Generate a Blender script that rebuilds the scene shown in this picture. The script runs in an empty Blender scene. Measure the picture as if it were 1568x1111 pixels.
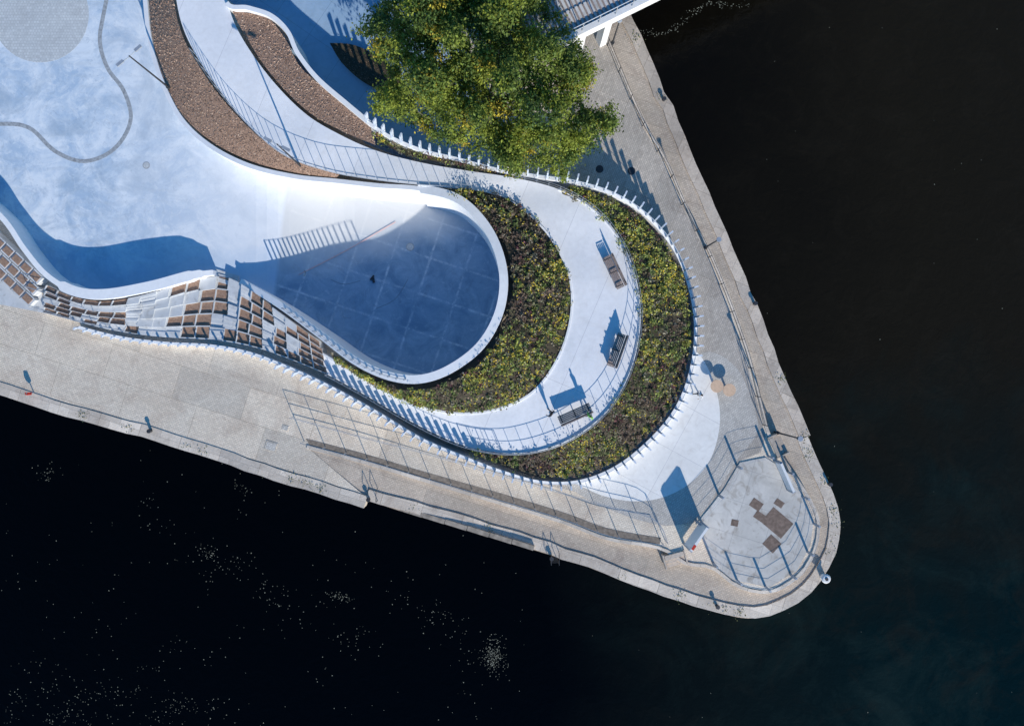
import bpy, math, random
import numpy as np
from mathutils import Vector, Matrix
from mathutils.geometry import delaunay_2d_cdt
random.seed(4); rng=np.random.default_rng(7)
H=52.0; S=20.0
sc=bpy.context.scene
def P(px,py,z=0.0):
    k=(H-z)/H/S
    return np.array([(px-784)*k,-(py-555.5)*k,z])
# ---------------------------------------------------------------- materials
class NT:
    def __init__(s,name):
        s.m=bpy.data.materials.new(name); s.m.use_nodes=True
        s.t=s.m.node_tree; s.n=s.t.nodes; s.l=s.t.links
        s.b=s.n['Principled BSDF']; s.out=s.n['Material Output']
        s.tc=s.n.new('ShaderNodeTexCoord')
    def set(s,node,k,v):
        if isinstance(v,bpy.types.NodeSocket): s.l.new(v,node.inputs[k])
        else:
            if isinstance(v,tuple) and len(v)==3 and node.inputs[k].type=='RGBA': v=(*v,1)
            node.inputs[k].default_value=v
    def vec(s,rot=0,scale=(1,1,1)):
        mp=s.n.new('ShaderNodeMapping'); s.l.new(s.tc.outputs['Object'],mp.inputs[0])
        mp.inputs['Rotation'].default_value=(0,0,rot); mp.inputs['Scale'].default_value=scale
        return mp.outputs[0]
    def noise(s,scale,detail=6,rough=.55,v=None,dist=0):
        x=s.n.new('ShaderNodeTexNoise'); s.l.new(v or s.tc.outputs['Object'],x.inputs['Vector'])
        x.inputs['Scale'].default_value=scale; x.inputs['Detail'].default_value=detail; x.inputs['Roughness'].default_value=rough
        x.inputs['Distortion'].default_value=dist
        return x.outputs[0]
    def mr(s,v,a,b,c=0.,d=1.):
        x=s.n.new('ShaderNodeMapRange'); s.l.new(v,x.inputs[0])
        for i,q in enumerate((a,b,c,d)): x.inputs[i+1].default_value=q
        return x.outputs[0]
    def mix(s,f,a,b,mode='MIX'):
        x=s.n.new('ShaderNodeMix'); x.data_type='RGBA'; x.blend_type=mode
        for k,v in ((0,f),(6,a),(7,b)):
            if isinstance(v,bpy.types.NodeSocket): s.l.new(v,x.inputs[k])
            else: x.inputs[k].default_value=(*v,1) if isinstance(v,tuple) else v
        return x.outputs[2]
    def math(s,op,a,b=0.):
        x=s.n.new('ShaderNodeMath'); x.operation=op
        for k,v in ((0,a),(1,b)):
            if isinstance(v,bpy.types.NodeSocket): s.l.new(v,x.inputs[k])
            else: x.inputs[k].default_value=v
        return x.outputs[0]
    def brick(s,w,h,rot,c1=(1,1,1),c2=(.8,.8,.8),mo=(.55,.55,.55),ms=.012,off=.5,smooth=.1):
        x=s.n.new('ShaderNodeTexBrick'); s.l.new(s.vec(rot),x.inputs['Vector'])
        for k,v in (('Color1',c1),('Color2',c2),('Mortar',mo)): x.inputs[k].default_value=(*v,1)
        x.inputs['Scale'].default_value=1; x.inputs['Mortar Size'].default_value=ms; x.inputs['Mortar Smooth'].default_value=smooth
        x.inputs['Brick Width'].default_value=w; x.inputs['Row Height'].default_value=h; x.offset=off
        return x.outputs[0]
    def vor(s,scale,feat='F1',v=None):
        x=s.n.new('ShaderNodeTexVoronoi'); x.feature=feat; s.l.new(v or s.tc.outputs['Object'],x.inputs['Vector'])
        x.inputs['Scale'].default_value=scale; return x
    def sep(s):
        x=s.n.new('ShaderNodeSeparateXYZ'); s.l.new(s.tc.outputs['Object'],x.inputs[0]); return x
    def fin(s,col,rough=.8,bump=None,bs=.3,bd=.03,spec=.3):
        s.set(s.b,'Base Color',col); s.set(s.b,'Roughness',rough)
        s.b.inputs['Specular IOR Level'].default_value=spec
        if bump is not None:
            x=s.n.new('ShaderNodeBump'); x.inputs['Strength'].default_value=bs; x.inputs['Distance'].default_value=bd
            s.l.new(bump,x.inputs['Height']); s.l.new(x.outputs[0],s.b.inputs['Normal'])
        return s.m
def simple(name,c,var=.25,scale=3,rough=.7,metal=0,bs=.2):
    n=NT(name); f=n.mr(n.noise(scale),.3,.7)
    d=tuple(x*(1-var) for x in c); col=n.mix(f,d,c)
    n.b.inputs['Metallic'].default_value=metal
    return n.fin(col,rough,n.noise(scale*8),bs,.01)
def concrete(name,c1,c2,joint=None,rot=0,stain=(.6,.55,.5),st=.25):
    n=NT(name); f=n.mr(n.noise(.35,8,.6,dist=.6),.35,.65)
    col=n.mix(f,c1,c2)
    col=n.mix(n.mr(n.noise(3.,8,.7),.35,.75,0,.35),col,tuple(x*.72 for x in c1))
    col=n.mix(n.mr(n.noise(.9,5,.6,dist=1.5),.52,.8,0,st),col,tuple(a*b for a,b in zip(c1,stain)))
    if joint: col=n.mix(1.,col,n.brick(joint[0],joint[1],rot,(1,1,1),(.95,.95,.95),(.72,.72,.74),.018,0),'MULTIPLY')
    return n.fin(col,.8,n.noise(12,6),.15,.02)
def cobble(name,c1,c2,c3,rot,w=.2,h=.13,patch=(7,3.2),bf=.55,pf=.75):
    n=NT(name); f=n.mr(n.noise(.2,7,.6,dist=.6),.36,.64)
    col=n.mix(f,c1,c2)
    col=n.mix(n.mr(n.noise(.55,8,.7,dist=.8),.5,.72,0,.75),col,c3)
    col=n.mix(pf,col,n.brick(patch[0],patch[1],rot,(1.15,1.10,1.05),(.76,.75,.75),(.6,.55,.5),.025,.37),'MULTIPLY')
    col=n.mix(pf*.6,col,n.brick(patch[0]*2.3,patch[1]*2.7,rot,(1.1,1.08,1.06),(.84,.81,.80),(.8,.8,.8),.02,.21),'MULTIPLY')
    br=n.brick(w,h,rot,(1.2,1.17,1.14),(.74,.72,.70),(.50,.47,.45),.02)
    col=n.mix(bf,col,br,'MULTIPLY')
    col=n.mix(n.mr(n.noise(4,9,.85),.42,.8,0,.55),col,tuple(x*.45 for x in c1))
    col=n.mix(n.mr(n.noise(6,6,.85),.54,.75,0,.45),col,tuple(min(x*1.35,.88) for x in c2))
    return n.fin(col,.85,n.noise(9,6,.7),.6,.04)
ROTB=math.radians(17.5); ROTR=math.radians(66)
M={}
M['cob_l']=cobble('quay_cobblestone',(.82,.73,.61),(.92,.85,.73),(.62,.52,.43),ROTB,patch=(5.5,2.6))
M['cob_low']=cobble('lower_quay_cobblestone',(.56,.49,.41),(.68,.60,.51),(.40,.33,.28),ROTB,patch=(9,1.6),pf=.5)
M['cob_r']=cobble('path_cobblestone',(.50,.465,.42),(.60,.56,.51),(.36,.325,.29),-ROTR,.3,.14,(6,2.3),pf=.5)
M['ring']=cobble('fan_cobblestone',(.56,.54,.51),(.66,.64,.60),(.46,.44,.41),-ROTR*.6,.16,.16,(4,4),pf=.25)
M['circ']=cobble('light_cobblestone',(.58,.61,.63),(.66,.69,.70),(.52,.54,.55),0,.22,.22,(4,4),pf=.0,bf=.35)
M['cope_l']=cobble('coping_granite',(.68,.61,.53),(.80,.73,.64),(.42,.35,.29),ROTB,1.6,.9,(3.2,5))
M['cope_r']=cobble('coping_granite_east',(.58,.51,.44),(.70,.63,.55),(.38,.32,.27),-ROTR,1.6,.9,(3.2,5))
M['deck']=concrete('walkway_concrete',(.80,.81,.84),(.88,.88,.90),(4,60),0.4,st=.2)
M['white']=concrete('white_wall_concrete',(.84,.85,.87),(.90,.90,.91),st=.12)
M['fin']=concrete('fin_white_metal',(.56,.63,.74),(.66,.72,.82),st=.05)
M['tip']=concrete('tip_white_concrete',(.83,.81,.78),(.92,.90,.87),(3.5,3.5),.5,st=.4)
M['plat']=concrete('platform_concrete',(.52,.50,.47),(.70,.67,.63),(2.5,2.5),.3,(.5,.42,.34),.95)
M['slab']=concrete('terrace_concrete',(.54,.56,.58),(.70,.71,.72),stain=(.45,.42,.38),st=.7)
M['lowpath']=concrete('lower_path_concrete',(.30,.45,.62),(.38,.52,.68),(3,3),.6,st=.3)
M['soil']=simple('soil',(.08,.065,.04),.6,4)
M['dark']=simple('dark_metal',(.07,.075,.085),.3,6,.5,.4)
M['galv']=simple('galvanised_steel',(.42,.46,.52),.2,6,.5,.3)
M['wood']=simple('weathered_wood',(.40,.32,.29),.4,9,.8)
M['lightwood']=simple('light_wood',(.78,.54,.37),.2,5,.7)
M['rust']=simple('rusty_plate',(.26,.19,.155),.5,4,.8)
M['fender']=simple('fender_timber',(.42,.36,.30),.5,2,.9)
M['ramp']=simple('ramp_gravel',(.30,.25,.205),.5,4,.9)
M['red']=simple('red_paint',(.6,.05,.03),.2,3,.5)
M['paintw']=simple('white_paint',(.8,.8,.8),.08,3,.5)
M['bark']=simple('bark',(.18,.155,.125),.5,6,.9,bs=.6)
M['pink']=simple('pink_cord',(.8,.42,.38),.1,3,.7)
M['joint']=simple('brick_strip',(.46,.49,.52),.5,5,.9)
M['tyre']=simple('tyre_mark',(.20,.29,.38),.3,2,.8)
# skate floor
n=NT('skate_floor_concrete')
a=n.mix(n.mr(n.noise(.30,8,.66,dist=1.0),.40,.60),(.43,.55,.69),(.74,.80,.86))
a=n.mix(n.mr(n.noise(1.1,9,.75,dist=1.2),.48,.68,0,.75),a,(.84,.87,.90))
a=n.mix(n.mr(n.noise(.22,7,.65,dist=1.2),.50,.64,0,.7),a,(.35,.45,.56))
a=n.mix(n.mr(n.noise(1.9,9,.8,dist=1.5),.53,.68,0,.6),a,(.32,.40,.49))
w1=n.n.new('ShaderNodeTexWave'); w1.wave_type='RINGS'; n.l.new(n.tc.outputs['Object'],w1.inputs[0]); w1.inputs['Scale'].default_value=.35; w1.inputs['Distortion'].default_value=9; w1.inputs['Detail'].default_value=5; w1.inputs['Detail Scale'].default_value=.5
a=n.mix(n.math('MULTIPLY',n.mr(w1.outputs[1],.6,1.),n.mr(n.noise(.5,5,.7),.45,.7,0,.6)),a,(.48,.55,.62))
sx=n.sep()
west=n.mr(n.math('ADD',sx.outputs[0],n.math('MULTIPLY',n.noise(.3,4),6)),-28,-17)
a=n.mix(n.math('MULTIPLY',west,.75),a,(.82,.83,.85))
# south end of the plaza tinted bluer, pool shadow put into its colour
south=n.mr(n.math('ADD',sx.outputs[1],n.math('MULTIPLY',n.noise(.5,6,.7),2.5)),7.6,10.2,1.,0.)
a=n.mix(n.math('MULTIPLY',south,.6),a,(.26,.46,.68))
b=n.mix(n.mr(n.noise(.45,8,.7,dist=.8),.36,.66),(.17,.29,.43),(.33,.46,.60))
ln=n.brick(2.9,2.9,.32,(0,0,0),(0,0,0),(1,1,1),.15,0,1.)
lm=n.math('MULTIPLY',ln,n.mr(n.noise(1.0,9,.85,dist=.6),.44,.60))
b=n.mix(n.math('MULTIPLY',lm,.75),b,(.74,.80,.86))
b=n.mix(n.mr(n.noise(1.6,9,.85,dist=1.0),.55,.70,0,.6),b,(.64,.71,.78))
b=n.mix(n.mr(n.noise(.9,9,.85,dist=1.2),.54,.70,0,.65),b,(.12,.19,.28))
lit_north=n.mr(n.math('ADD',n.math('SUBTRACT',sx.outputs[1],n.math('MULTIPLY',sx.outputs[0],.25)),n.math('MULTIPLY',n.noise(.4,5),3)),11.8,15.0)
b=n.mix(n.math('MULTIPLY',lit_north,.85),b,(.74,.73,.71))  # sunlit part of the bowl floor put into the colour as a paler tone
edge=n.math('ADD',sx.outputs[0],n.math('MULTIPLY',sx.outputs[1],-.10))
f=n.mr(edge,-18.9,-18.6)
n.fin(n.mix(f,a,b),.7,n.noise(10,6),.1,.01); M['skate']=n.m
# water
n=NT('harbour_water'); sx=n.sep()
f=n.mr(n.math('ADD',sx.outputs[0],n.math('MULTIPLY',n.noise(.06,4),20)),12,42)
g=n.mr(n.math('SUBTRACT',n.math('MULTIPLY',n.noise(.09,5,.6,dist=1),30),sx.outputs[1]),14,38)
c=n.mix(f,(.0005,.0007,.0010),(.0120,.0098,.0058))
c=n.mix(n.math('MULTIPLY',g,f),c,(.0015,.009,.0100))
c=n.mix(n.math('MULTIPLY',n.mr(n.noise(.12,7,.7,dist=.6),.50,.70,0,.8),n.math('MULTIPLY',f,g)),c,(.012,.024,.022))
c=n.mix(n.math('MULTIPLY',n.mr(n.noise(.3,8,.75,dist=.8),.5,.75,0,.5),f),c,(.018,.015,.010))
v=n.vor(.5); cr=n.n.new('ShaderNodeSeparateColor'); n.l.new(v.outputs['Color'],cr.inputs[0])
far=n.math('MULTIPLY',n.math('MULTIPLY',n.mr(v.outputs['Distance'],.015,.03,1,0),n.math('GREATER_THAN',cr.outputs[0],.5)),.15)
c=n.mix(far,c,(.30,.32,.27))
n.fin(c,.10,n.noise(1.3,5,.6,dist=.5),.3,.15,.09); M['water']=n.m
def attr_mat(name,transl=.25,rough=.6):
    n=NT(name); at=n.n.new('ShaderNodeAttribute'); at.attribute_name='Col'
    col=n.mix(n.mr(n.noise(9,4),.3,.7,0,.2),at.outputs[0],(.03,.03,.016))
    n.fin(col,rough,spec=.25)
    if transl:
        t=n.n.new('ShaderNodeBsdfTranslucent'); n.l.new(col,t.inputs[0])
        mx=n.n.new('ShaderNodeMixShader'); mx.inputs[0].default_value=transl
        n.l.new(n.b.outputs[0],mx.inputs[1]); n.l.new(t.outputs[0],mx.inputs[2]); n.l.new(mx.outputs[0],n.out.inputs[0])
    return n.m
M['leaf']=attr_mat('foliage',.3); M['chip']=attr_mat('wood_chips',0,.9)
n=NT('mulch_bed'); c=n.mix(n.mr(n.noise(6,8,.8),.35,.65),(.20,.125,.09),(.44,.29,.21)); n.fin(c,.95,n.noise(7,8,.8),.5,.05); M['mulch']=n.m
# ---------------------------------------------------------------- helpers
def mk(name,v,f,mat,parent=None,smooth=False):
    me=bpy.data.meshes.new(name); me.from_pydata([tuple(map(float,x)) for x in v],[],f); me.update()
    if isinstance(mat,(list,tuple)):
        for m in mat: me.materials.append(m)
    else: me.materials.append(mat)
    if smooth: me.polygons.foreach_set('use_smooth',[True]*len(me.polygons))
    o=bpy.data.objects.new(name,me); sc.collection.objects.link(o)
    if parent: o.parent=parent
    return o
def empty(name,loc=(0,0,0)):
    o=bpy.data.objects.new(name,None); o.location=loc; sc.collection.objects.link(o); return o
def crv(pts,sub=8,closed=False,z=None):
    p=[np.array([q[0],q[1],(q[2] if len(q)>2 else (z or 0.0))],float) for q in pts]
    N=len(p); out=[]
    for i in range(N if closed else N-1):
        g=lambda k:p[k%N] if closed else p[min(max(k,0),N-1)]
        a,b,c,d=g(i-1),g(i),g(i+1),g(i+2)
        for t in np.arange(sub)/sub:
            out.append(.5*((2*b)+(-a+c)*t+(2*a-5*b+4*c-d)*t*t+(-a+3*b-3*c+d)*t**3))
    if not closed: out.append(p[-1])
    return np.array([P(*q) for q in out])
def resample(c,step):
    d=np.r_[0,np.cumsum(np.linalg.norm(np.diff(c[:,:2],axis=0),axis=1))]
    n=max(2,int(round(d[-1]/step))+1); t=np.linspace(0,d[-1],n)
    return np.stack([np.interp(t,d,c[:,k]) for k in range(3)],1)
def normals(c):
    t=np.gradient(c[:,:2],axis=0); t/=np.linalg.norm(t,axis=1)[:,None]+1e-9
    return np.stack([-t[:,1],t[:,0]],1)
def sweep(name,c,w,zb,mat,parent=None,lift=0):
    nn=normals(c); W=np.broadcast_to(np.asarray(w,float),(len(c),)); v=[];f=[]
    for i,p in enumerate(c):
        for s_,z in ((1,p[2]+lift),(-1,p[2]+lift),(-1,zb),(1,zb)):
            v.append((p[0]+nn[i,0]*s_*W[i]/2,p[1]+nn[i,1]*s_*W[i]/2,z))
    for i in range(len(c)-1):
        a=i*4;b=a+4
        for k in range(4): f.append((a+k,a+(k+1)%4,b+(k+1)%4,b+k))
    f.append((0,3,2,1)); e=(len(c)-1)*4; f.append((e,e+1,e+2,e+3))
    return mk(name,v,f,mat,parent)
def inpoly(x,y,poly):
    x=np.asarray(x);y=np.asarray(y);r=np.zeros(x.shape,bool);j=len(poly)-1
    for i in range(len(poly)):
        xi,yi=poly[i][:2];xj,yj=poly[j][:2]
        if yi!=yj: r^=((yi>y)!=(yj>y))&(x<(xj-xi)*(y-yi)/(yj-yi)+xi)
        j=i
    return r
def fill(name,outer,mat,z=0,holes=(),grid=None,zf=None,parent=None,skirt=None):
    V=[];E=[]
    for lp in [outer,*holes]:
        b=len(V); V+= [Vector((float(q[0]),float(q[1]))) for q in lp]
        E+=[(b+i,b+(i+1)%len(lp)) for i in range(len(lp))]
    if grid:
        x0,y0,x1,y1,st=grid
        gx,gy=np.meshgrid(np.arange(x0,x1,st),np.arange(y0,y1,st)); gx=gx.ravel()+.013;gy=gy.ravel()+.017
        k=inpoly(gx,gy,outer); V+=[Vector((float(a),float(b))) for a,b in zip(gx[k],gy[k])]
    r=delaunay_2d_cdt(V,E,[],0,1e-5); vs=r[0]; fs=[list(t) for t in r[2]]
    cx=np.array([sum(vs[i][0] for i in t)/len(t) for t in fs]); cy=np.array([sum(vs[i][1] for i in t)/len(t) for t in fs])
    k=inpoly(cx,cy,outer)
    for h in holes: k&=~inpoly(cx,cy,h)
    F=[tuple(t) for t,q in zip(fs,k) if q]
    vv=[(p[0],p[1],(zf(p[0],p[1]) if zf else z)) for p in vs]
    if skirt is not None:
        b=len(vv); L=len(outer)
        for q in outer: zz=(zf(q[0],q[1]) if zf else z); vv.append((q[0],q[1],zz)); vv.append((q[0],q[1],skirt))
        for i in range(L):
            j=(i+1)%L; F.append((b+2*i,b+2*j,b+2*j+1,b+2*i+1))
    o=mk(name,vv,F,mat,parent)
    me=o.data
    if sum(p.normal.z for p in me.polygons[:50])<0: me.flip_normals()
    return o
def px(pts,z=0): return [P(a,b,z) for a,b in pts]
def loftgrid(A,B,m=6,bump=0):
    g=np.zeros((len(A),m+1,3))
    for j in range(m+1):
        t=j/m; g[:,j]=A*(1-t)+B*t; g[:,j,2]+=bump*math.sin(math.pi*t)
    return g
def loft(name,A,B,mat,m=6,bump=0,parent=None):
    g=loftgrid(A,B,m,bump); n_=len(A); v=g.reshape(-1,3)
    f=[(i*(m+1)+j,(i+1)*(m+1)+j,(i+1)*(m+1)+j+1,i*(m+1)+j+1) for i in range(n_-1) for j in range(m)]
    o=mk(name,v,f,mat,parent,True)
    if o.data.polygons[len(f)//2].normal.z<0: o.data.flip_normals()
    return o,g
class MB:
    def __init__(s): s.v=[];s.f=[];s.mi=[]
    def box(s,c,size,rot=0,mi=0,tilt=None):
        R=Matrix.Rotation(rot,3,'Z')
        if tilt is not None: R=R@Matrix.Rotation(tilt,3,'X')
        b=len(s.v)
        for x in(-.5,.5):
            for y in(-.5,.5):
                for z in(-.5,.5):
                    s.v.append(tuple(R@Vector((x*size[0],y*size[1],z*size[2]))+Vector([float(k) for k in c])))
        for q in((0,1,3,2),(4,6,7,5),(0,4,5,1),(2,3,7,6),(0,2,6,4),(1,5,7,3)): s.f.append(tuple(b+i for i in q)); s.mi.append(mi)
    def tube(s,p,q,r,r2=None,n=6,mi=0):
        p=Vector([float(k) for k in p]);q=Vector([float(k) for k in q]); r2=r if r2 is None else r2
        d=(q-p).normalized(); a=d.orthogonal().normalized(); b_=d.cross(a); b=len(s.v)
        for k in range(n):
            t=2*math.pi*k/n; o=a*math.cos(t)+b_*math.sin(t)
            s.v.append(tuple(p+o*r)); s.v.append(tuple(q+o*r2))
        for k in range(n):
            j=(k+1)%n; s.f.append((b+2*k,b+2*j,b+2*j+1,b+2*k+1)); s.mi.append(mi)
        s.f.append(tuple(b+2*k for k in range(n))[::-1]); s.f.append(tuple(b+2*k+1 for k in range(n))); s.mi+= [mi,mi]
    def disc(s,c,r,h,n=24,mi=0): s.tube((c[0],c[1],c[2]),(c[0],c[1],c[2]+h),r,r,n,mi)
    def build(s,name,mats,parent=None):
        o=mk(name,s.v,s.f,mats,parent); o.data.polygons.foreach_set('material_index',s.mi); return o
def railing(name,c,h=1.1,sp=1.6,rails=(1.,.5),r=.03,mat=None,post=.035):
    p=resample(c,sp); fine=resample(c,.8); m=MB()
    for q in p: m.box((q[0],q[1],q[2]+h/2),(post*2,post*2,h))
    for k in rails:
        for a,b in zip(fine[:-1],fine[1:]): m.tube((a[0],a[1],a[2]+h*k),(b[0],b[1],b[2]+h*k),r,n=5)
    return m.build(name,[mat or M['galv']])
def leafmesh(name,C,size,col,mat,up=1.0,parent=None,asp=.6,nrm=None,jit=.45):
    N=len(C)
    if nrm is None: nr=rng.normal(size=(N,3)); nr[:,2]=np.abs(nr[:,2])+up
    else: nr=nrm+rng.normal(size=(N,3))*jit
    nr/=np.linalg.norm(nr,axis=1)[:,None]
    t=rng.normal(size=(N,3)); u=np.cross(nr,t); u/=np.linalg.norm(u,axis=1)[:,None]; w=np.cross(nr,u)
    s_=size[:,None]
    V=np.stack([C+u*s_,C+w*s_*asp,C-u*s_,C-w*s_*asp],1).reshape(-1,3)
    me=bpy.data.meshes.new(name); me.vertices.add(4*N); me.vertices.foreach_set('co',V.ravel())
    me.loops.add(4*N); me.loops.foreach_set('vertex_index',np.arange(4*N))
    me.polygons.add(N); me.polygons.foreach_set('loop_start',np.arange(N)*4); me.polygons.foreach_set('loop_total',np.full(N,4))
    me.update(calc_edges=True)
    ca=me.color_attributes.new('Col','FLOAT_COLOR','POINT')
    cc=np.ones((4*N,4)); cc[:,:3]=np.repeat(col,4,axis=0); ca.data.foreach_set('color',cc.ravel())
    me.materials.append(mat); o=bpy.data.objects.new(name,me); sc.collection.objects.link(o)
    if parent: o.parent=parent
    return o
def sample_loft(g,N):
    a=g[:-1,:-1];b=g[1:,:-1];c=g[:-1,1:]
    ar=np.linalg.norm(np.cross(b-a,c-a),axis=2); pr=ar.ravel()/ar.sum()
    k=rng.choice(len(pr),N,p=pr); i,j=np.unravel_index(k,ar.shape); s_,t=rng.random(N),rng.random(N)
    s_=s_[:,None];t=t[:,None]
    return g[i,j]*(1-s_)*(1-t)+g[i+1,j]*s_*(1-t)+g[i,j+1]*(1-s_)*t+g[i+1,j+1]*s_*t, ar.sum()
def wob(x,y,f,ph=0): return np.sin(x*f+ph+1.7*np.sin(y*f*.7+ph))*np.sin(y*f*1.13+ph*2+1.3*np.sin(x*f*.8))
def planting(name,g,dens=16,hue=0,brown=0):
    _,ar=sample_loft(g,2); N=int(ar*dens); C,_=sample_loft(g,N)
    patch=.7*wob(C[:,0],C[:,1],.8,hue)+.7*wob(C[:,0],C[:,1],2.6,1+hue)+rng.normal(size=N)*.45-brown*np.clip((C[:,1]-(-1))/6,-1,1)
    pal=np.array([(.20,.145,.11),(.19,.18,.10),(.17,.22,.075),(.28,.33,.09),(.42,.42,.10)])*1.1
    idx=np.clip(((patch+1.0)/2.1*5).astype(int),0,4); base=pal[idx]*(.6+.9*rng.random((N,1)))
    base[rng.random(N)<.05]=(.22,.09,.10)
    base[rng.random(N)<.06]=(.40,.36,.27)
    R=.10+.32*rng.random(N)**1.5; Hh=.10+.50*rng.random(N)**1.3; k=16
    cc=np.repeat(C,k,0); r=np.repeat(R,k); h=np.repeat(Hh,k); th=rng.random(N*k)*6.283; rr=np.sqrt(rng.random(N*k))
    off=np.stack([np.cos(th)*rr*r,np.sin(th)*rr*r,h*(1-rr**2*.7)*rng.uniform(.3,1,N*k)],1)
    col=np.repeat(base,k,0)*(.6+.8*rng.random((N*k,1)))
    sz=rng.uniform(.04,.10,N*k)
    F,_=sample_loft(g,int(ar*12)); pf=wob(F[:,0],F[:,1],.8,hue)+.5*wob(F[:,0],F[:,1],3,2)+rng.normal(size=len(F))*.6
    F=F[pf>.1]; F[:,2]+=rng.uniform(.35,.6,len(F)); kf=4
    FF=np.repeat(F,kf,0)+rng.normal(size=(len(F)*kf,3))*.06
    fc=np.where(rng.random((len(FF),1))<.75,np.array([[.82,.60,.06]]),np.array([[.65,.6,.4]]))
    leafmesh(name,np.r_[cc+off,FF],np.r_[sz,rng.uniform(.035,.075,len(FF))],np.r_[col,fc],M['leaf'],.8)
def chips(name,g,dens=110,tone=1.):
    _,ar=sample_loft(g,2); N=int(ar*dens); C,_=sample_loft(g,N); C[:,2]+=rng.uniform(.005,.05,N)
    pal=np.array([(.48,.32,.235),(.38,.25,.18),(.23,.15,.11),(.60,.45,.35)]); col=pal[rng.choice(4,N,p=[.4,.25,.2,.15])]*tone
    leafmesh(name,C,rng.uniform(.03,.08,N),col,M['chip'],1.5,asp=.5)
# ---------------------------------------------------------------- water & quay
mk('water',[(-900,-900,-2.2),(900,-900,-2.2),(900,900,-2.2),(-900,900,-2.2)],[(0,1,2,3)],M['water'])
pts=[]
def cluster(x,y,sx_,sy_,n_,ang=0.):
    q=rng.normal(size=(n_,2))*np.array([sx_,sy_]); c_,s_=math.cos(ang),math.sin(ang)
    for u in q@np.array([[c_,s_],[-s_,c_]]): pts.append(P(x+u[0],y+u[1],-2.19))
for t in np.linspace(0,1,22):
    bx=240+t*330+rng.normal()*22; by=805+t*190+rng.normal()*22; cluster(bx,by,16,8,rng.integers(2,14),.5)
for t in np.linspace(0,1,16): cluster(620+t*130+rng.normal()*15,910+t*110+rng.normal()*15,14,9,rng.integers(2,9),.5)
cluster(757,1003,9,14,260,.1); cluster(322,850,9,6,45,.6); cluster(522,914,10,4,60,.2); cluster(70,722,8,8,26); cluster(372,748,8,3,20,.4)
for t in range(44): cluster(rng.uniform(-10,360),1111-abs(rng.normal())*45,18,8,rng.integers(3,13),-.25)
for t in range(150): cluster(rng.uniform(0,800),rng.uniform(700,1111),20,14,rng.integers(1,3))
for t in range(40): cluster(rng.uniform(800,1568),rng.uniform(0,1111),20,14,1)
for t in np.linspace(0,1,24): cluster(985+t*150,48-t*45+12*math.sin(t*7),7,2.,7,-.3)
pts=np.array(pts)
polyq=[tuple(P(*q)[:2]) for q in [(0,592),(560,765),(900,872),(1060,930),(1150,952),(1262,895),(1293,810),(1240,668),(1100,332),(965,25),(900,-80),(0,-80)]]
pts=pts[~inpoly(pts[:,0],pts[:,1],polyq)]
leafmesh('floating_debris',pts,rng.uniform(.02,.055,len(pts)),np.array([.36,.36,.28])*rng.uniform(.15,1.,(len(pts),1)),M['chip'],30.,asp=.8)
edge_s=[(-4000,-690),(-600,400),(0,592),(60,609),(130,630),(235,661),(400,713),(560,765),(610,782),(700,806),(820,845),(900,870)]
edge_e=[(1200,575),(1150,448),(1100,332),(1050,215),(1010,122),(965,25),(930,-60),(-113,-2500)]
ss=lambda a,b,x:(lambda t:t*t*(3-2*t))(min(max((x-a)/(b-a),0),1))
xa,xb=P(490,0)[0],P(800,0)[0]; ya=P(0,20)[1]
def lowz(x,y):
    return -.02-.5*ss(xa,xb,x)*(1-ss(ya,ya+12,y))
tipc=[tuple(q[:2]) for q in crv([(900,870),(985,903),(1060,928),(1110,943),(1150,950),(1190,943),(1230,922),(1262,892),(1283,850),(1292,810),(1286,772),(1270,735),(1240,668)],5)]
low_outer=[tuple(P(*q)[:2]) for q in edge_s[:11]]+tipc+[tuple(P(*q)[:2]) for q in edge_e]+[tuple(P(-4000,-2500)[:2])]
rimpts=[(218,-60,1.0),(222,0,1.0),(229,60,1.1),(246,120,1.3),(276,180,1.5),(320,222,1.7),(380,253,2.0),(450,270,2.2),(515,277,2.45),(580,284,2.6),(645,289,2.8),(704,306,3.2),(748,352,3.4),(770,412,3.6),(766,472,3.6),(738,526,3.6),(692,563,3.6),(645,580,3.5),(597,576,3.35),(545,553,3.0),(490,512,2.3),(430,468,1.5),(368,430,.6)]
rim=crv(rimpts,8)
pool=crv([(326,417,.9),(290,422,1.35),(230,438,1.6),(160,450,1.6),(112,445,1.6),(70,420,1.6),(36,380,1.6),(0,330,1.6),(-80,262,1.6)],8)
floor_poly=[tuple(q[:2]) for q in rim]+[tuple(q[:2]) for q in pool]+[tuple(P(-700,-60)[:2]),tuple(P(-700,-700)[:2]),tuple(P(200,-700)[:2])]
bx0,bx1=P(390,0)[0],P(540,0)[0]
def bowlz(x,y): return -1.5*ss(bx0,bx1,x)
fill('lower_quay_ground',low_outer,M['cob_low'],zf=lowz,grid=(-20,-22,28,30,1.5),skirt=-4,holes=[floor_poly])
def setz(c,f,dz):
    c=c.copy()
    for q in c: q[2]=f(q[0],q[1])+dz
    return c
def jitter(c,a=.05):
    c=c.copy(); c[:,0]+=rng.normal(size=len(c))*a; c[:,1]+=rng.normal(size=len(c))*a; return c
cs=resample(crv([(-600,402),(0,596),(235,665),(400,717),(560,769)],8),1.2); cs=setz(cs,lambda x,y:0,.05)
cs2=resample(np.array([[*q,0] for q in [tuple(P(560,765)[:2]),tuple(P(610,780)[:2]),tuple(P(700,804)[:2]),tuple(P(820,843)[:2])]+tipc]),1.2)
nn=normals(cs2); cs2[:,:2]+=nn*.42; cs2=setz(cs2,lowz,.09)
sweep('quay_coping',jitter(cs),.95,-1,M['cope_l']); sweep('quay_coping',jitter(cs2,.035),.85,-1,M['cope_l'])
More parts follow.
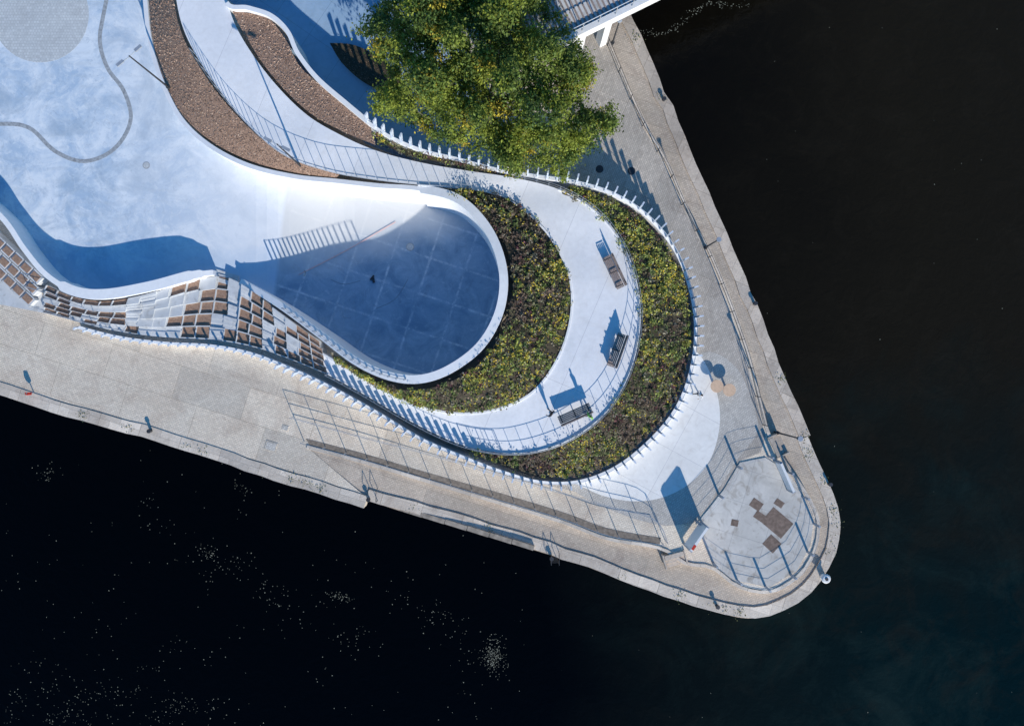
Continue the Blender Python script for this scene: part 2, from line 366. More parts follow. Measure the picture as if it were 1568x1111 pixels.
ce=resample(np.array([P(*q) for q in [(1236,668),(1196,575),(1146,448),(1096,332),(1046,215),(1006,122),(961,25),(920,-70),(700,-580)]]),1.2)
ce=setz(ce,lowz,.09); sweep('quay_coping',jitter(ce),.85,-1,M['cope_r'])
Wd=[]
for c_ in (cs2,cs,ce):
    for q in c_:
        if rng.random()<.22:
            k=rng.integers(10,50); Wd.append(q+np.array([0,0,.03])+rng.normal(size=(k,3))*np.array([.25,.25,.03]))
Wd=np.concatenate(Wd); leafmesh('edge_weeds',Wd,rng.uniform(.03,.07,len(Wd)),np.array([.17,.19,.08])*rng.uniform(.5,1.5,(len(Wd),1)),M['leaf'],1.)
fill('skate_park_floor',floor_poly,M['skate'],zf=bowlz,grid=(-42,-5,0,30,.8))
inner_low=[(470,684),(560,708),(650,735),(760,768),(860,798),(930,824),(1010,838),(1050,862),(1090,868),(1130,897),(1180,905),(1225,878),(1248,838),(1252,795),(1238,762),(1210,720),(1178,668),(1163,610),(1145,540),(1115,455),(1085,383),(1050,315),(1022,250),(985,185),(930,62),(895,-40),(-180,-2500)]
up=[tuple(P(*q)[:2]) for q in [(-4000,-700),(-600,392),(0,588),(130,624),(235,655),(400,707),(556,757)]+inner_low]+[tuple(P(-4000,-2500)[:2])]
fill('quay_ground',up,M['cob_l'],0,holes=[floor_poly],skirt=-.6)
kb=crv(inner_low[:-1],6,z=.0); kb=resample(kb,.8); sweep('quay_kerb',kb,.24,-.6,M['cope_l'],lift=.08)
east=[(895,-60),(925,62),(980,187),(1017,252),(1045,317),(1080,385),(1110,457),(1140,541),(1158,610),(1172,668),(1165,692),(1133,705),(1108,748),(1063,800),(1020,805),(960,790),(880,752),(780,730),(760,690),(1000,600),(1000,400),(900,300),(860,240),(840,-60)]
fill('east_path',px(east),M['cob_r'],.006)
ring=crv([(1075,540),(1125,560),(1150,610),(1160,660),(1130,702),(1100,748),(1062,795),(1015,803),(955,788),(880,752),(860,720),(960,660),(1020,600)],5,True)
fill('cobble_ring_path',[q[:2] for q in ring],M['ring'],.011)
tip=crv([(1050,535),(1075,548),(1097,598),(1102,650),(1088,702),(1058,738),(1018,760),(972,767),(925,759),(885,742),(840,725),(900,690),(1000,640),(1030,580)],6,True)
fill('tip_pavement',[q[:2] for q in tip],M['tip'],.016)
platp=[(1133,708),(1172,700),(1206,722),(1232,764),(1246,798),(1241,835),(1220,873),(1178,899),(1130,889),(1092,862),(1066,803),(1108,750)]
fill('viewing_platform',px(platp,.06),M['plat'],.06,skirt=-.2)
m=MB()
for x,y,w,h,r in ((1190,800,2.0,1.5,.7),(1182,832,1.1,1.,.75),(1158,772,.9,.7,.6),(1163,790,.8,.6,.6),(1125,800,.55,.5,.2),(1193,770,.7,.5,.6)):
    p=P(x,y,.06); m.box((p[0],p[1],.058+.001*x/1100),(w,h,.014),-r)
m.build('rusty_hatch',[M['rust']])
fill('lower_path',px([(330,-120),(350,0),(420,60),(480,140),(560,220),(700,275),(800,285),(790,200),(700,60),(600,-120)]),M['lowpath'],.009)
fill('terrace_pavement',px([(-300,140),(-60,300),(0,352),(60,432),(72,480),(0,466),(-300,380)]),M['slab'],.012)
# ---------------------------------------------------------------- walls
n_=8*10
sweep('retaining_wall',rim[:n_+1],.32,-1.8,M['white'])
sweep('bowl_rim_wall',rim[n_:],np.interp(np.arange(len(rim)-n_),[0,60,90,len(rim)-n_],[.62,.62,.5,.35]),-1.8,M['white'],lift=.005)
w=np.full(len(pool),.4); w[8:36]=.75; w[5:8]=.6
sweep('pool_wall',pool,w,-.1,M['white'])
WI=[(266,-60,3.),(270,0,3.),(285,55,3.),(320,115,3.),(370,180,2.9),(430,235,2.9),(500,262,2.8),(570,275,2.8),(640,283,2.8),(700,287,2.8),(760,298,2.7),(810,328,2.7),(850,375,2.6),(873,430,2.6),(873,490,2.5),(853,550,2.5),(815,600,2.4),(760,626,2.3),(700,632,2.2),(640,620,2.0),(590,597,1.8),(545,572,1.6),(500,545,1.3),(455,520,1.0),(420,508,.8)]
WO=[(340,-60),(348,0),(366,50),(410,115),(465,172),(520,206),(580,232),(650,250),(720,262),(785,272),(855,290),(910,322),(950,370),(973,430),(979,495),(965,565),(932,625),(885,665),(830,688),(770,693),(705,680),(635,648),(560,605),(495,570),(440,545)]
WO=[(a,b,WI[i][2]) for i,(a,b) in enumerate(WO)]
cWI=crv(WI,8); cWO=crv(WO,8)
loft('raised_walkway',cWI,cWO,M['deck'],8)
sweep('walkway_kerb',cWI[8*8:],.14,-.1,M['white'],lift=.08); sweep('walkway_kerb',cWO[8*10:8*20],.14,-.1,M['white'],lift=.08)
iA=crv([(690,296,2.9),(738,322,3.2),(772,370,3.35),(786,430,3.5),(776,492,3.5),(742,548,3.5),(695,582,3.45),(640,597,3.3),(592,592,3.1),(548,570,2.7),(505,538,2.0)],8)
iB=crv([(704,290,2.8),(782,305,2.72),(838,360,2.65),(869,420,2.62),(869,490,2.52),(843,560,2.5),(793,611,2.4),(730,630,2.3),(662,626,2.1),(602,602,1.85),(512,551,1.4)],8)
o,gi=loft('inner_planter_soil',iA,iB,M['soil'],6,.15)
planting('inner_planter_plants',gi,15,0.3,.4)
oA=crv([(860,296,2.7),(912,326,2.65),(948,370,2.6),(971,422,2.6),(981,470,2.55),(981,510,2.5),(970,562,2.5),(947,607,2.45),(917,645,2.4),(882,671,2.35),(836,691,2.3),(790,697,2.2),(745,693,2.15),(706,684,2.1)],8)
oB=crv([(872,285,2.55),(932,304,2.2),(985,338,1.6),(1025,385,1.2),(1048,440,.9),(1057,500,.75),(1051,560,.65),(1031,616,.65),(996,662,.7),(945,704,.8),(890,726,1.0),(835,729,1.45),(780,715,1.85),(728,695,2.05)],8)
o,go=loft('outer_planter_soil',oA,oB,M['soil'],6,.1)
planting('outer_planter_plants',go,15,2.1,-.3)
nA=crv([(575,212,2.8),(620,236,2.8),(690,252,2.75),(760,266,2.7)],8); nB=crv([(575,203,2.8),(622,228,2.8),(690,243,2.75),(760,259,2.7)],8)
o,gn=loft('verge_soil',nA,nB,M['soil'],2); planting('verge_plants',gn,22,1.)
A=crv([(226,-60,.95),(228,0,.95),(234,60,1.05),(250,118,1.2),(280,176,1.4),(325,217,1.6),(385,247,1.9),(450,264,2.15),(515,272,2.4)],8)
B=crv([(262,-60,2.9),(266,0,2.9),(280,56,2.9),(314,116,2.9),(350,163,2.85),(395,208,2.85),(440,238,2.8),(480,255,2.8),(520,267,2.7)],8)
o,g1=loft('mulch_bed',A,B,M['mulch'],6); chips('bark_mulch',g1)
A=crv([(352,8,2.96),(370,45,2.96),(412,110,2.95),(468,168,2.9),(522,200,2.85),(575,222,2.82)],8)
B=crv([(360,18,2.9),(408,27,2.9),(438,62,2.9),(462,105,2.9),(515,150,2.85),(568,195,2.8)],8)
o,g2=loft('mulch_bed',A,B,M['mulch'],6); chips('bark_mulch',g2,110,1.15)
A=crv([(505,66,.35),(545,70,.35),(590,95,.35),(620,130,.35)],6); B=crv([(507,70,.2),(525,98,.2),(560,128,.2),(610,150,.2)],6)
o,g3=loft('mulch_bed',A,B,M['soil'],4); chips('bark_mulch',g3,60,.4)
para=crv([(343,-60,3.3),(347,4,3.3),(380,12,3.3),(415,24,3.3),(440,48,3.3),(456,82,3.3),(486,120,3.3),(530,158,3.3),(566,188,3.3)],8)
sweep('parapet_wall',para[8:],.32,-.05,M['white'])
fp=[(562,186,3.35),(600,211,3.3),(650,232,3.1),(700,244,2.9),(760,260,2.8),(820,270,2.75),(880,279,2.75),(940,298,2.5),(992,332,1.8),(1033,382,1.2),(1056,440,.9),(1065,500,.75),(1059,562,.65),(1038,620,.65),(1001,668,.7),(948,712,.8),(890,736,1.05),(830,738,1.5),(772,723,1.9),(715,702,2.1),(645,672,1.9),(575,630,1.6),(505,592,1.3),(440,562,.9),(380,540,.65),(320,529,.5),(250,525,.5),(180,516,.5),(120,501,.5)]
F=crv(fp,8); sweep('fence_plinth_wall',F,.22,-.1,M['white'])
fr=resample(F,.72); nr=normals(fr); m=MB()
cen=np.array(P(820,480)[:2])
for i,q in enumerate(fr):
    d=nr[i]
    if np.dot(d,q[:2]-cen)<0: d=-d
    small=q[0]<P(430,0)[0]
    h=.5 if small else 1.0; dep=.22 if small else .38
    b=len(m.v); t=np.array([-d[1],d[0]])*.055
    for (o_,z) in ((0,0),(dep*.5,0),(dep+.06,h),(.12,h)):
        for s_ in(-1,1): m.v.append((q[0]+d[0]*(o_-.05)+t[0]*s_,q[1]+d[1]*(o_-.05)+t[1]*s_,q[2]+z))
    for f_ in((0,2,4,6),(1,7,5,3),(0,1,3,2),(2,3,5,4),(4,5,7,6),(6,7,1,0)): m.f.append(tuple(b+k for k in f_)); m.mi.append(0)
for a,b in zip(F[:-1],F[1:]):
    m.tube((a[0],a[1],a[2]+.5),(b[0],b[1],b[2]+.5),.02,n=5)
m.build('finned_fence',[M['fin']])
railing('walkway_railing',cWI[8*2+4:8*9+4],1.1,.75,(1.,.1),.016,M['galv'],.014)
railing('walkway_railing',cWO[8*9:8*20],1.05,.9,(1.,.5,.1),.016,M['galv'],.014)
railing('walkway_railing',cWO[8*19:8*23],1.0,.7,(1.,.1),.02,M['galv'],.02)
railing('rim_railing',rim[int(8*17.5):8*21],.9,.6,(1.,.1),.014,M['galv'],.045)
railing('ramp_railing',crv([(450,638),(560,668),(650,691),(760,723),(860,752),(930,772),(985,785),(1008,800),(1018,826)],6),1.0,1.7,(1.,.5),.018,None,.02)
railing('ramp_railing',crv([(466,676),(560,701),(650,728),(760,760),(860,790),(930,815),(1012,829)],6),1.0,1.7,(1.,),.02,None,.022)
railing('quay_railing',crv([(930,70),(980,187),(1017,252),(1045,317),(1080,385),(1110,457),(1140,541),(1158,610),(1168,650)],6),1.05,2.2,(1.,.5),.02,M['dark'],.025)
railing('platform_railing',np.array([P(*q) for q in [(1206,722),(1232,764),(1246,798),(1241,835),(1220,873),(1178,899),(1130,889),(1092,862)]]),1.1,2.3,(1.,.66,.33),.011,M['galv'],.07)
railing('platform_railing',np.array([P(*q) for q in [(1066,797),(1108,750),(1133,706),(1176,698)]]),1.1,2.3,(1.,.66,.33),.008,M['galv'],.07)
railing('terrace_railing',crv([(48,440,.3),(100,456,.4),(152,478,.5)],6),1.,.9,(1.,.5),.018,None,.02)
railing('terrace_railing',crv([(60,470,.3),(120,490,.5),(200,508,.5)],6),1.,.9,(1.,.5),.018,None,.02)
A=crv([(468,671),(560,695),(650,722),(760,753),(860,783),(930,808),(1012,823)],6); B=crv([(474,681),(560,704),(650,731),(760,764),(860,793),(930,819),(1010,833)],6)
A[:,2]=B[:,2]=.012; loft('ramp_strip',A,B,M['ramp'],1)
# ---------------------------------------------------------------- terraced seating
T=crv([(70,436,1.3),(112,455,1.4),(160,461,1.45),(230,449,1.4),(300,428,.75),(345,424,.2),(378,440,.9),(430,480,1.5),(490,524,1.6)],10)
Bt=crv([(66,478,.3),(118,492,.4),(180,507,.4),(250,516,.4),(325,520,.35),(385,530,.5),(440,548,.85),(500,572,1.2)],10)
T=resample(T,.12);k=len(T); d=np.linspace(0,1,k); Bq=resample(Bt,.02); Bt=Bq[np.round(d*(len(Bq)-1)).astype(int)]
m=MB(); rows=5; random.seed(11)
def quadbox(pts,z1,z0,mi):
    bb=len(m.v)
    for p in pts: m.v.append((p[0],p[1],z1))
    for p in pts: m.v.append((p[0],p[1],z0))
    m.f.append((bb,bb+1,bb+2,bb+3)); m.mi.append(mi)
    for e in range(4):
        g_=(e+1)%4; m.f.append((bb+e,bb+4+e,bb+4+g_,bb+g_)); m.mi.append(0)
stairs=[(int(k*.30),int(k*.36)),(int(k*.62),int(k*.68)),(int(k*.80),int(k*.85))]
for j in range(rows):
    i0=0; lastc=False
    while i0<k-2:
        i1=min(i0+(8,9,10)[(i0*7+j)%3],k-1)
        q=lambda ii,t:T[ii]*(1-t)+Bt[ii]*t
        a,b,c,dd=q(i0,j/rows),q(i1,j/rows),q(i1,(j+1)/rows),q(i0,(j+1)/rows)
        z=(a[2]+c[2])/2+.1
        stair=any(s0<=(i0+j*4)%k<s1 for s0,s1 in stairs)
        conc=stair or random.random()<(.30 if i0<k*.45 else .10)+(.3 if lastc and i0<k*.4 else 0); lastc=conc
        if stair:
            for u in range(3):
                a1,b1,c1,d1=q(i0,(j+u/3)/rows),q(i1,(j+u/3)/rows),q(i1,(j+(u+1)/3)/rows),q(i0,(j+(u+1)/3)/rows)
                quadbox((a1,b1,c1,d1),(a1[2]+c1[2])/2+.06-.05*u,-.1,0)
        elif conc: quadbox((a,b,c,dd),z-.03,-.1,0)
        else:
            quadbox((a,b,c,dd),z-.18,-.1,1)
            e1=dd*.91+a*.09; e2=c*.91+b*.09
            quadbox((e1,e2,c,dd),z-.05,z-.3,0)
            quadbox((a,a*.94+b*.06,e1*.94+e2*.06,e1),z-.053,z-.3,0)
        i0=i1
m.build('terraced_seating',[M['slab'],M['mulch']])
m=MB()
for kx in range(7):
    for j in range(3):
        x=-30+kx*14-j*6; y=345+kx*13+j*17
        p=P(x,y,.8-.2*j); m.box((p[0],p[1],(.8-.2*j)/2),(1.0,.75,.8-.2*j),-.75,0)
        m.box((p[0],p[1],.8-.2*j+.02),(.7,.5,.04),-.75,1)
m.build('terraced_planter_box',[M['slab'],M['mulch']])
m=MB()
for j in range(3):
    a=P(347,420+j*6,.1+.06*j); m.box((a[0],a[1],a[2]/2),(1.9,.32,a[2]),-.3)
m.build('concrete_steps',[M['slab']])
# ---------------------------------------------------------------- plaza details
def ribbon(name,pts,w,mat,z,sub=10,zf=None):
    c=resample(crv(pts,sub),.4); nn=normals(c); A=c.copy();B=c.copy(); A[:,:2]+=nn*w/2; B[:,:2]-=nn*w/2; A[:,2]=B[:,2]=z
    if zf:
        for X in(A,B):
            for q in X: q[2]=zf(q[0],q[1])+z
    return loft(name,A,B,mat,1)
ribbon('brick_strip',[(-60,198),(0,190),(45,196),(85,232),(130,247),(175,228),(200,185),(190,140),(165,105),(153,65),(158,25),(172,-40)],.30,M['joint'],.005)
c=P(62,22); m=MB(); m.disc((c[0],c[1],-.05),3.7,.056,48); m.build('cobble_circle',[M['circ']])
def manhole(x,y,r=.3,z=0):
    p=P(x,y,z); m=MB(); m.disc((p[0],p[1],z-.03),r+.06,.036,20,0); m.disc((p[0],p[1],z-.03),r,.042,20,1); m.build('manhole_cover',[M['joint'],M['circ']])
manhole(224,253,.22)
for x,y in ((628,378),(462,418)): manhole(x,y,.26,bowlz(P(x,0)[0],0)+.01)
for x,y in ((967,262),(918,259)):
    p=P(x,y); m=MB(); m.disc((p[0],p[1],0),.3,.02,20); m.build('manhole_cover',[M['dark']])
for x,y,s_ in ((415,683,.9),(437,655,.5)):
    p=P(x,y); m=MB(); m.box((p[0],p[1],.01),(s_,s_*.8,.03),-.3); m.box((p[0],p[1],.028),(s_*.8,s_*.62,.01),-.3,1); m.build('access_hatch',[M['cob_l'],M['ring']])
m=MB(); prev=None
for t in np.linspace(0,1,14):
    x=460+144*t; y=422-84*t; q=P(x,y,-1.); q[2]=bowlz(q[0],0)+.05
    if prev is not None: m.tube(prev,q,.02,n=5)
    prev=q
m.build('cord',[M['pink']])
for pts in ([(500,425),(520,432),(545,426)],[(570,470),(600,455),(620,424)]):
    ribbon('tyre_mark',pts,.05,M['tyre'],.012,8,bowlz)
p=P(568,424,-1); z0=bowlz(p[0],0); m=MB(); m.box((p[0],p[1],z0+.08),(.45,.1,.16),.9); m.box((p[0]+.1,p[1]-.2,z0+.04),(.18,.4,.06),.2); m.build('skate_obstacle',[M['dark']])
# ---------------------------------------------------------------- furniture
def bench(x,y,z,dirpx,back):
    p=P(x,y,z); ang=math.atan2(-dirpx[1],dirpx[0]); e=empty('park_bench',(p[0],p[1],z)); e.rotation_euler=(0,0,ang)
    m=MB()
    for k in range(5): m.box((0,(-.24+.12*k),.45),(2.5,.095,.05))
    m.build('seat',[M['wood']],e); m=MB()
    for k in range(4): m.box((0,back*(.34+.03*k),.55+.12*k),(2.5,.04,.10),0)
    m.build('backrest',[M['wood']],e)
    for k,xx in enumerate((-1.05,0,1.05)):
        m=MB(); m.box((xx,0,.21),(.06,.5,.42)); m.box((xx,back*.40,.68),(.05,.05,.6)); m.box((xx,0,.40),(.07,.6,.04))
        m.box((xx,0,.62),(.06,.5,.04)); m.box((xx,-back*.24,.5),(.05,.05,.26)); m.build('leg_%d'%(k+1),[M['dark']],e)
bench(938,418,2.6,(22,47),1); bench(942,536,2.5,(-17,48),1); bench(879,632,2.4,(45,-20),-1)
def table(x,y,r=.5):
    p=P(x,y,.7); e=empty('round_table',(p[0],p[1],0)); m=MB(); m.disc((0,0,.66),r,.06,28); m.disc((0,0,.60),r*.8,.06,28)
    m.build('top',[M['lightwood']],e); m=MB(); m.tube((0,0,0.03),(0,0,.6),.1,.07,12); m.disc((0,0,.0),r*.5,.04,20); m.build('pedestal',[M['dark']],e)
table(1098,591,.48); table(1117,597,.48)
def lamp(x,y,z,h,arm=(0,0)):
    p=P(x,y,z); e=empty('street_lamp',(p[0],p[1],z)); m=MB(); m.tube((0,0,-1),(0,0,h),.08,.045,10); m.disc((0,0,0),.14,.15,12); m.build('pole',[M['dark']],e)
    m=MB()
    if arm!=(0,0):
        for s_ in(-1,1):
            q=(arm[0]*s_,arm[1]*s_,h); m.tube((0,0,h-.1),q,.03,.03,6); m.box((q[0],q[1],h+.02),(.55,.2,.1),math.atan2(arm[1],arm[0]))
    else: m.tube((0,0,h-.02),(0,0,h+.2),.06,.14,14); m.disc((0,0,h+.2),.18,.05,16)
    m.build('lamp_head',[M['galv']],e)
lamp(258,134,1.4,5.2,(.6,.5))
lamp(462,256,2.3,5.2,(.6,-.3))
lamp(1080,379,0,3.2); lamp(1190,662,0,4.); lamp(938,66,0,3.2)
def bollard(x,y):
    p=P(x,y); z=lowz(p[0],p[1]); m=MB(); m.tube((p[0],p[1],z),(p[0],p[1],z+.5),.24,.2,16); m.tube((p[0],p[1],z+.5),(p[0],p[1],z+.62),.2,.36,16); m.tube((p[0],p[1],z+.62),(p[0],p[1],z+.72),.36,.26,16); m.disc((p[0],p[1],z+.72),.12,.05,12,1); m.build('mooring_bollard',[M['paintw'],M['dark']])
bollard(1264,885)
for x,y in ((232,659),(1158,464),(1273,742),(1018,150),(845,856),(565,764),(1100,930)):
    p=P(x,y); z=lowz(p[0],p[1])+.09; m=MB(); m.tube((p[0],p[1],z),(p[0],p[1],z+.3),.12,.1,12); m.tube((p[0],p[1],z+.3),(p[0],p[1],z+.38),.17,.15,12); m.build('iron_bollard',[M['dark']])
def lifering(x,y):
    p=P(x,y); m=MB(); m.box((p[0],p[1],.4),(.06,.06,.8)); m.box((p[0],p[1],.6),(.3,.1,.35),0,1)
    for k in range(12):
        a,b=k/12*6.283,(k+1)/12*6.283; m.tube((p[0]+.17*math.cos(a),p[1]-.1,.6+.17*math.sin(a)),(p[0]+.17*math.cos(b),p[1]-.1,.6+.17*math.sin(b)),.045,n=6,mi=1)
    m.build('life_ring_stand',[M['galv'],M['red']])
lifering(52,601)
def board(name,a,b,h,z=0,red=False):
    A=P(*a,z);B=P(*b,z); mid=(A+B)/2; L=np.linalg.norm(B-A); r=math.atan2(B[1]-A[1],B[0]-A[0]); e=empty(name,(mid[0],mid[1],z)); e.rotation_euler=(0,0,r)
    m=MB(); m.box((0,0,h*.55+.05),(L,.18,h*.9)); m.build('panel',[M['paintw']],e); m=MB()
    for s_ in(-1,1): m.box((s_*(L/2+.05),0,h/2),(.09,.26,h))
    m.build('posts',[M['galv']],e)
    if red: m=MB(); m.box((-L*.3,-.11,h*.6),(L*.3,.03,h*.5)); m.box((-L*.35,0,h+.06),(.4,.2,.02)); m.build('red_notice',[M['red']],e)
board('information_sign',(1048,832),(1072,798),1.95,0,True)
board('gate_panel',(1187,706),(1206,748),1.15)
def steps(x,y,ang,w=1.5):
    p=P(x,y); m=MB(); dx,dy=math.cos(ang),math.sin(ang)
    for k in range(3): m.box((p[0]+dx*.32*k,p[1]+dy*.32*k,-.35-.14*k+.2),(.34,w,.6),ang)
    for s_ in(-1,1): m.box((p[0]+dx*.3-dy*s_*(w/2+.08),p[1]+dy*.3+dx*s_*(w/2+.08),-.1),(1.1,.1,.5),ang)
    m.build('quay_steps',[M['cope_r']])
steps(1186,684,math.radians(25)); steps(1032,850,math.radians(-75))
for x,y in ((572,752),(850,850)):
    p=P(x,y); m=MB(); z=lowz(p[0],p[1])
    for s_ in(-.3,.3): m.tube((p[0]+s_,p[1]+.2,z+.7),(p[0]+s_,p[1]-.7,z+.7),.025,n=6); m.tube((p[0]+s_,p[1]+.2,z+.7),(p[0]+s_,p[1]+.2,z),.025,n=6); m.tube((p[0]+s_,p[1]-.7,z+.7),(p[0]+s_,p[1]-.7,-2.4),.025,n=6)
    for k in range(8): m.tube((p[0]-.3,p[1]-.7,z-k*.3),(p[0]+.3,p[1]-.7,z-k*.3),.02,n=5)
    m.build('quay_ladder',[M['dark']])
A=P(612,779);B=P(818,840); m=MB(); L_=np.linalg.norm(B-A)
for k in range(6):
    q=A+(B-A)*(k+.5)/6; m.box((q[0],q[1],-.38),(L_/6-.04,.36,.4),-ROTB)
m.build('timber_fender',[M['fender']])
p=P(940,872); m=MB()
for k in range(4): m.box((p[0]-.3+.2*k,p[1]-.07*k,lowz(p[0],p[1])+.02),(.05,.5,.04),-.3)
m.box((p[0],p[1]-.1,lowz(p[0],p[1])+.045),(.8,.05,.03),-.3); m.build('drain_grate',[M['dark']])
# ---------------------------------------------------------------- bridge
def bridge():
    e=empty('foot_bridge',(0,0,0)); z=4.0
    a=P(868,62,z);b=P(1010,-8,z); d=(b-a)/np.linalg.norm(b-a); n2=np.array([-d[1],d[0],0]); L=26
    def at(t,s,zz): q=a+d*t+n2*s; return (q[0],q[1],zz)
    rot=math.atan2(d[1],d[0]); m=MB(); m.box(at(L/2-3,2.2,z-.2),(L+6,4.2,.3),rot); m.build('deck',[M['slab']],e)
    m=MB()
    for s in(0,4.4): m.box(at(L/2-2,s,z-.1),(L+4,.35,.8),rot)
    m.build('edge_beam',[M['paintw']],e); m=MB()
    for k in range(90): m.box(at(-5+k*.34,2.2,z-.03),(.12,4.0,.05),rot)
    m.build('deck_planks',[M['wood']],e); m=MB()
    for s in(0.02,4.38):
        for k in range(22): m.tube(at(-4+k*1.3,s,z+.3),at(-4+k*1.3,s,z+1.3),.04,n=6)
        for hh in(.8,1.3): m.tube(at(-4,s,z+hh),at(24,s,z+hh),.035,n=6)
    m.build('railing',[M['galv']],e)
    m=MB()
    for t in(1.3,3.4): m.box(at(t,.3,z/2-.3),(.55,.7,z),rot); m.box(at(t,3.9,z/2-.3),(.55,.7,z),rot)
    m.build('columns',[M['paintw']],e)
bridge()
# ---------------------------------------------------------------- tree
def tree():
    e=empty('broadleaf_tree',tuple(P(752,190,0)))
    base=P(752,190,0)
    poly=np.array([(543,45),(572,12),(597,-30),(620,-110),(865,-110),(852,-10),(865,35),(898,70),(910,110),(897,150),(905,172),(925,165),(945,150),(959,160),(957,190),(936,202),(930,235),(902,232),(892,242),(892,266),(866,279),(850,266),(820,259),(800,268),(775,266),(757,248),(733,243),(698,229),(660,214),(636,194),(598,181),(566,171),(569,140),(594,112),(571,85)],float)
    segs=list(zip(poly,np.roll(poly,-1,0)))
    def dist(p):
        return min(np.linalg.norm(p-(a+(b-a)*np.clip(np.dot(p-a,b-a)/np.dot(b-a,b-a),0,1))) for a,b in segs)
    cl=[]
    while len(cl)<620:
        p=np.array([rng.uniform(540,965),rng.uniform(-110,280)])
        if not inpoly(p[0],p[1],poly): continue
        d=dist(p)
        if d<5: continue
        t=min(d/115,1); zt=4.5+7.0*math.sqrt(1-(1-t)**2)+1.6*math.sin(p[0]*.05+.4)*math.sin(p[1]*.055+1)
        z=zt-abs(rng.normal())*1.1 - (rng.random()<.3)*rng.uniform(1,4)
        z=max(z,3.2); r=min(rng.uniform(.35,.95),d/20*.8+.22)
        cl.append((*P(p[0],p[1],z),r))
    cl=np.array(cl)
    Cs=[];Sz=[];Co=[];Nn=[]
    for c in cl:
        k=int(330*(c[3]/.8)**2)+30; v=rng.normal(size=(k,3)); v[:,2]+=.3; v/=np.linalg.norm(v,axis=1)[:,None]
        lump=1+.45*np.sin(v[:,0]*6+c[0]*3)*np.sin(v[:,1]*6+c[1]*3)
        rad=c[3]*lump*rng.uniform(.35,1.1,k)+(rng.random(k)<.15)*rng.uniform(0,.45,k); q=v*rad[:,None]*np.array([1,1,.8])
        Cs.append(c[:3]+q); Nn.append(v*.8+np.array([0,0,.25])); Sz.append(rng.uniform(.05,.125,k))
        yl=rng.random()**1.2
        base_c=np.array([.10,.165,.04])*(1-yl)+np.array([.31,.36,.05])*yl
        if rng.random()<.06: base_c=np.array([.46,.38,.05])
        Co.append(base_c*rng.uniform(.5,1.5,(k,1)))
    off=np.array([base[0],base[1],0])
    leafmesh('crown',np.concatenate(Cs)-off,np.concatenate(Sz),np.concatenate(Co),M['leaf'],.3,e,nrm=np.concatenate(Nn),jit=.7)
    m=MB(); m.tube((0,0,-.1),(0,0,.5),.5,.38,12); m.tube((0,0,.5),(0.1,.2,3.2),.38,.3,12)
    hub=np.array([.1,.2,3.2])
    for k in range(9):
        a=k/9*6.283; mid=hub+np.array([math.cos(a)*2,math.sin(a)*2,2.2]); end=hub+np.array([math.cos(a)*4.3,math.sin(a)*4.3,4.6])
        m.tube(hub,mid,.2,.13,8); m.tube(mid,end,.13,.06,7)
        for t in range(6):
            c=cl[rng.integers(len(cl))][:3]-off
            if np.linalg.norm(c-end)<5: m.tube(mid*.5+end*.5,c,.06,.02,5)
    for k in range(160):
        i,j=rng.integers(len(cl),size=2); a,b=cl[i][:3]-off,cl[j][:3]-off
        if np.linalg.norm(a-b)<3.5: m.tube(a,b,.04,.02,5)
    m.build('trunk_and_limbs',[M['bark']],e)
tree()
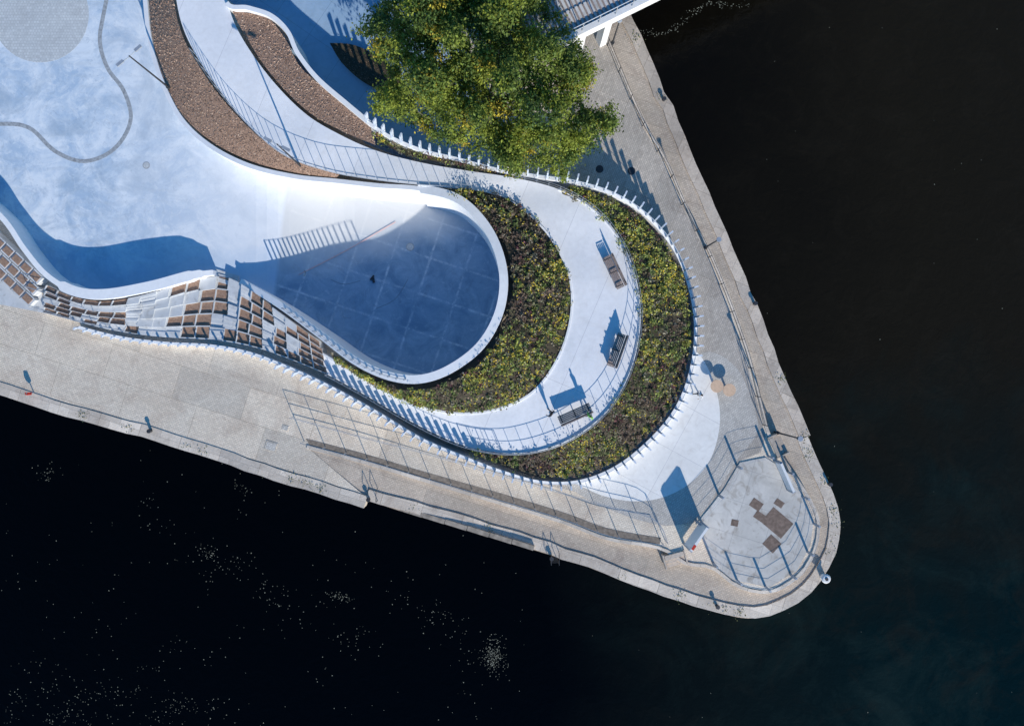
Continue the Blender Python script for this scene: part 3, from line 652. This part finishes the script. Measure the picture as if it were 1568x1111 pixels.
# ---------------------------------------------------------------- people
def person(x,y,z,head,shirt,pants,hair,stride=.18,arm=.1):
    p=P(x,y,z+1); base=(p[0],p[1],z)
    V=[];E=[];R=[]
    def add(v,r,par=None):
        V.append(v);R.append(r)
        if par is not None: E.append((par,len(V)-1))
        return len(V)-1
    pel=add((0,0,.93),.14); w=add((0,0,1.12),.125,pel); ch=add((0,.01,1.33),.155,w); nk=add((0,.0,1.5),.06,ch); hd=add((0,.02,1.6),.085,nk); tp=add((0,.02,1.7),.085,hd)
    for s in(-1,1):
        hp=add((s*.1,0,.88),.10,pel); kn=add((s*.11,s*stride*.5+.03,.5),.065,hp); an=add((s*.11,s*stride,.09),.045,kn); add((s*.12,s*stride+.17,.05),.04,an)
        sh=add((s*.19,0,1.42),.065,ch); el=add((s*.25,-s*arm-.02,1.15),.045,sh); wr=add((s*.27,-s*arm+.1,.92),.03,el); pm=add((s*.27,-s*arm+.13,.85),.032,wr)
        for f in range(4): add((s*.27,-s*arm+.105+.022*f,.77+.006*abs(f-1.5)),.009,pm)
        add((s*.25,-s*arm+.175,.81),.010,pm)
    me=bpy.data.meshes.new('tmp'); me.from_pydata(V,E,[]); o=bpy.data.objects.new('tmp',me); sc.collection.objects.link(o)
    o.modifiers.new('s','SKIN')
    for i,r in enumerate(R): me.skin_vertices[0].data[i].radius=(r,r*.85,)
    me.skin_vertices[0].data[0].use_root=True
    sb=o.modifiers.new('b','SUBSURF'); sb.levels=1; sb.render_levels=1
    dg=bpy.context.evaluated_depsgraph_get(); dg.update(); nm=bpy.data.meshes.new_from_object(o.evaluated_get(dg)); bpy.data.objects.remove(o)
    mats=[simple('shirt',shirt,.2),simple('trousers',pants,.2),simple('skin',(.5,.3,.22),.1),simple('hair',hair,.3)]
    nm.materials.clear()
    for q in mats: nm.materials.append(q)
    for f in nm.polygons:
        c=f.center; f.material_index=1 if c.z<.95 and abs(c.x)<.215 else (2 if c.z<.98 or c.z>1.49 else 0)
        if c.z>1.62 and c.y<.07 or c.z>1.72: f.material_index=3
        f.use_smooth=True
    ob=bpy.data.objects.new('person',nm); sc.collection.objects.link(ob); ob.location=base; ob.rotation_euler=(0,0,head)
person(844,633,2.35,1.0,(.03,.03,.04),(.02,.02,.03),(.03,.02,.015))
person(903,637,2.4,-.6,(.25,.6,.12),(.04,.05,.09),(.05,.03,.02))
person(1072,604,0,2.0,(.75,.75,.75),(.03,.04,.06),(.04,.03,.02))
# ---------------------------------------------------------------- light
el=math.radians(23.5); d=np.array([.38,-.925]); d/=np.linalg.norm(d)
tosun=Vector((d[0]*math.cos(el),d[1]*math.cos(el),math.sin(el)))
L=bpy.data.lights.new('sun','SUN'); L.energy=5; L.angle=math.radians(.5); L.color=(1,.94,.84)
lo=bpy.data.objects.new('sun',L); sc.collection.objects.link(lo); lo.rotation_euler=tosun.to_track_quat('Z','Y').to_euler(); lo.location=(30,-60,60)
wd=bpy.data.worlds.new('World'); sc.world=wd; wd.use_nodes=True; nt=wd.node_tree
sk=nt.nodes.new('ShaderNodeTexSky'); sk.sky_type='NISHITA'; sk.sun_disc=False; sk.sun_elevation=el; sk.sun_rotation=math.atan2(d[0],d[1]); sk.air_density=1.2; sk.dust_density=.1; sk.ozone_density=5.
hs=nt.nodes.new('ShaderNodeHueSaturation'); hs.inputs['Saturation'].default_value=1.25; nt.links.new(sk.outputs[0],hs.inputs['Color'])
bg=nt.nodes['Background']; bg.inputs[1].default_value=.15; nt.links.new(hs.outputs[0],bg.inputs[0])
cam=bpy.data.cameras.new('camera'); co=bpy.data.objects.new('camera',cam); sc.collection.objects.link(co); co.location=(0,0,H); cam.sensor_fit='HORIZONTAL'; cam.angle=2*math.atan(39.2/52); cam.clip_end=3000
sc.camera=co
sc.view_settings.view_transform='Standard'; sc.view_settings.look='None'; sc.view_settings.exposure=0
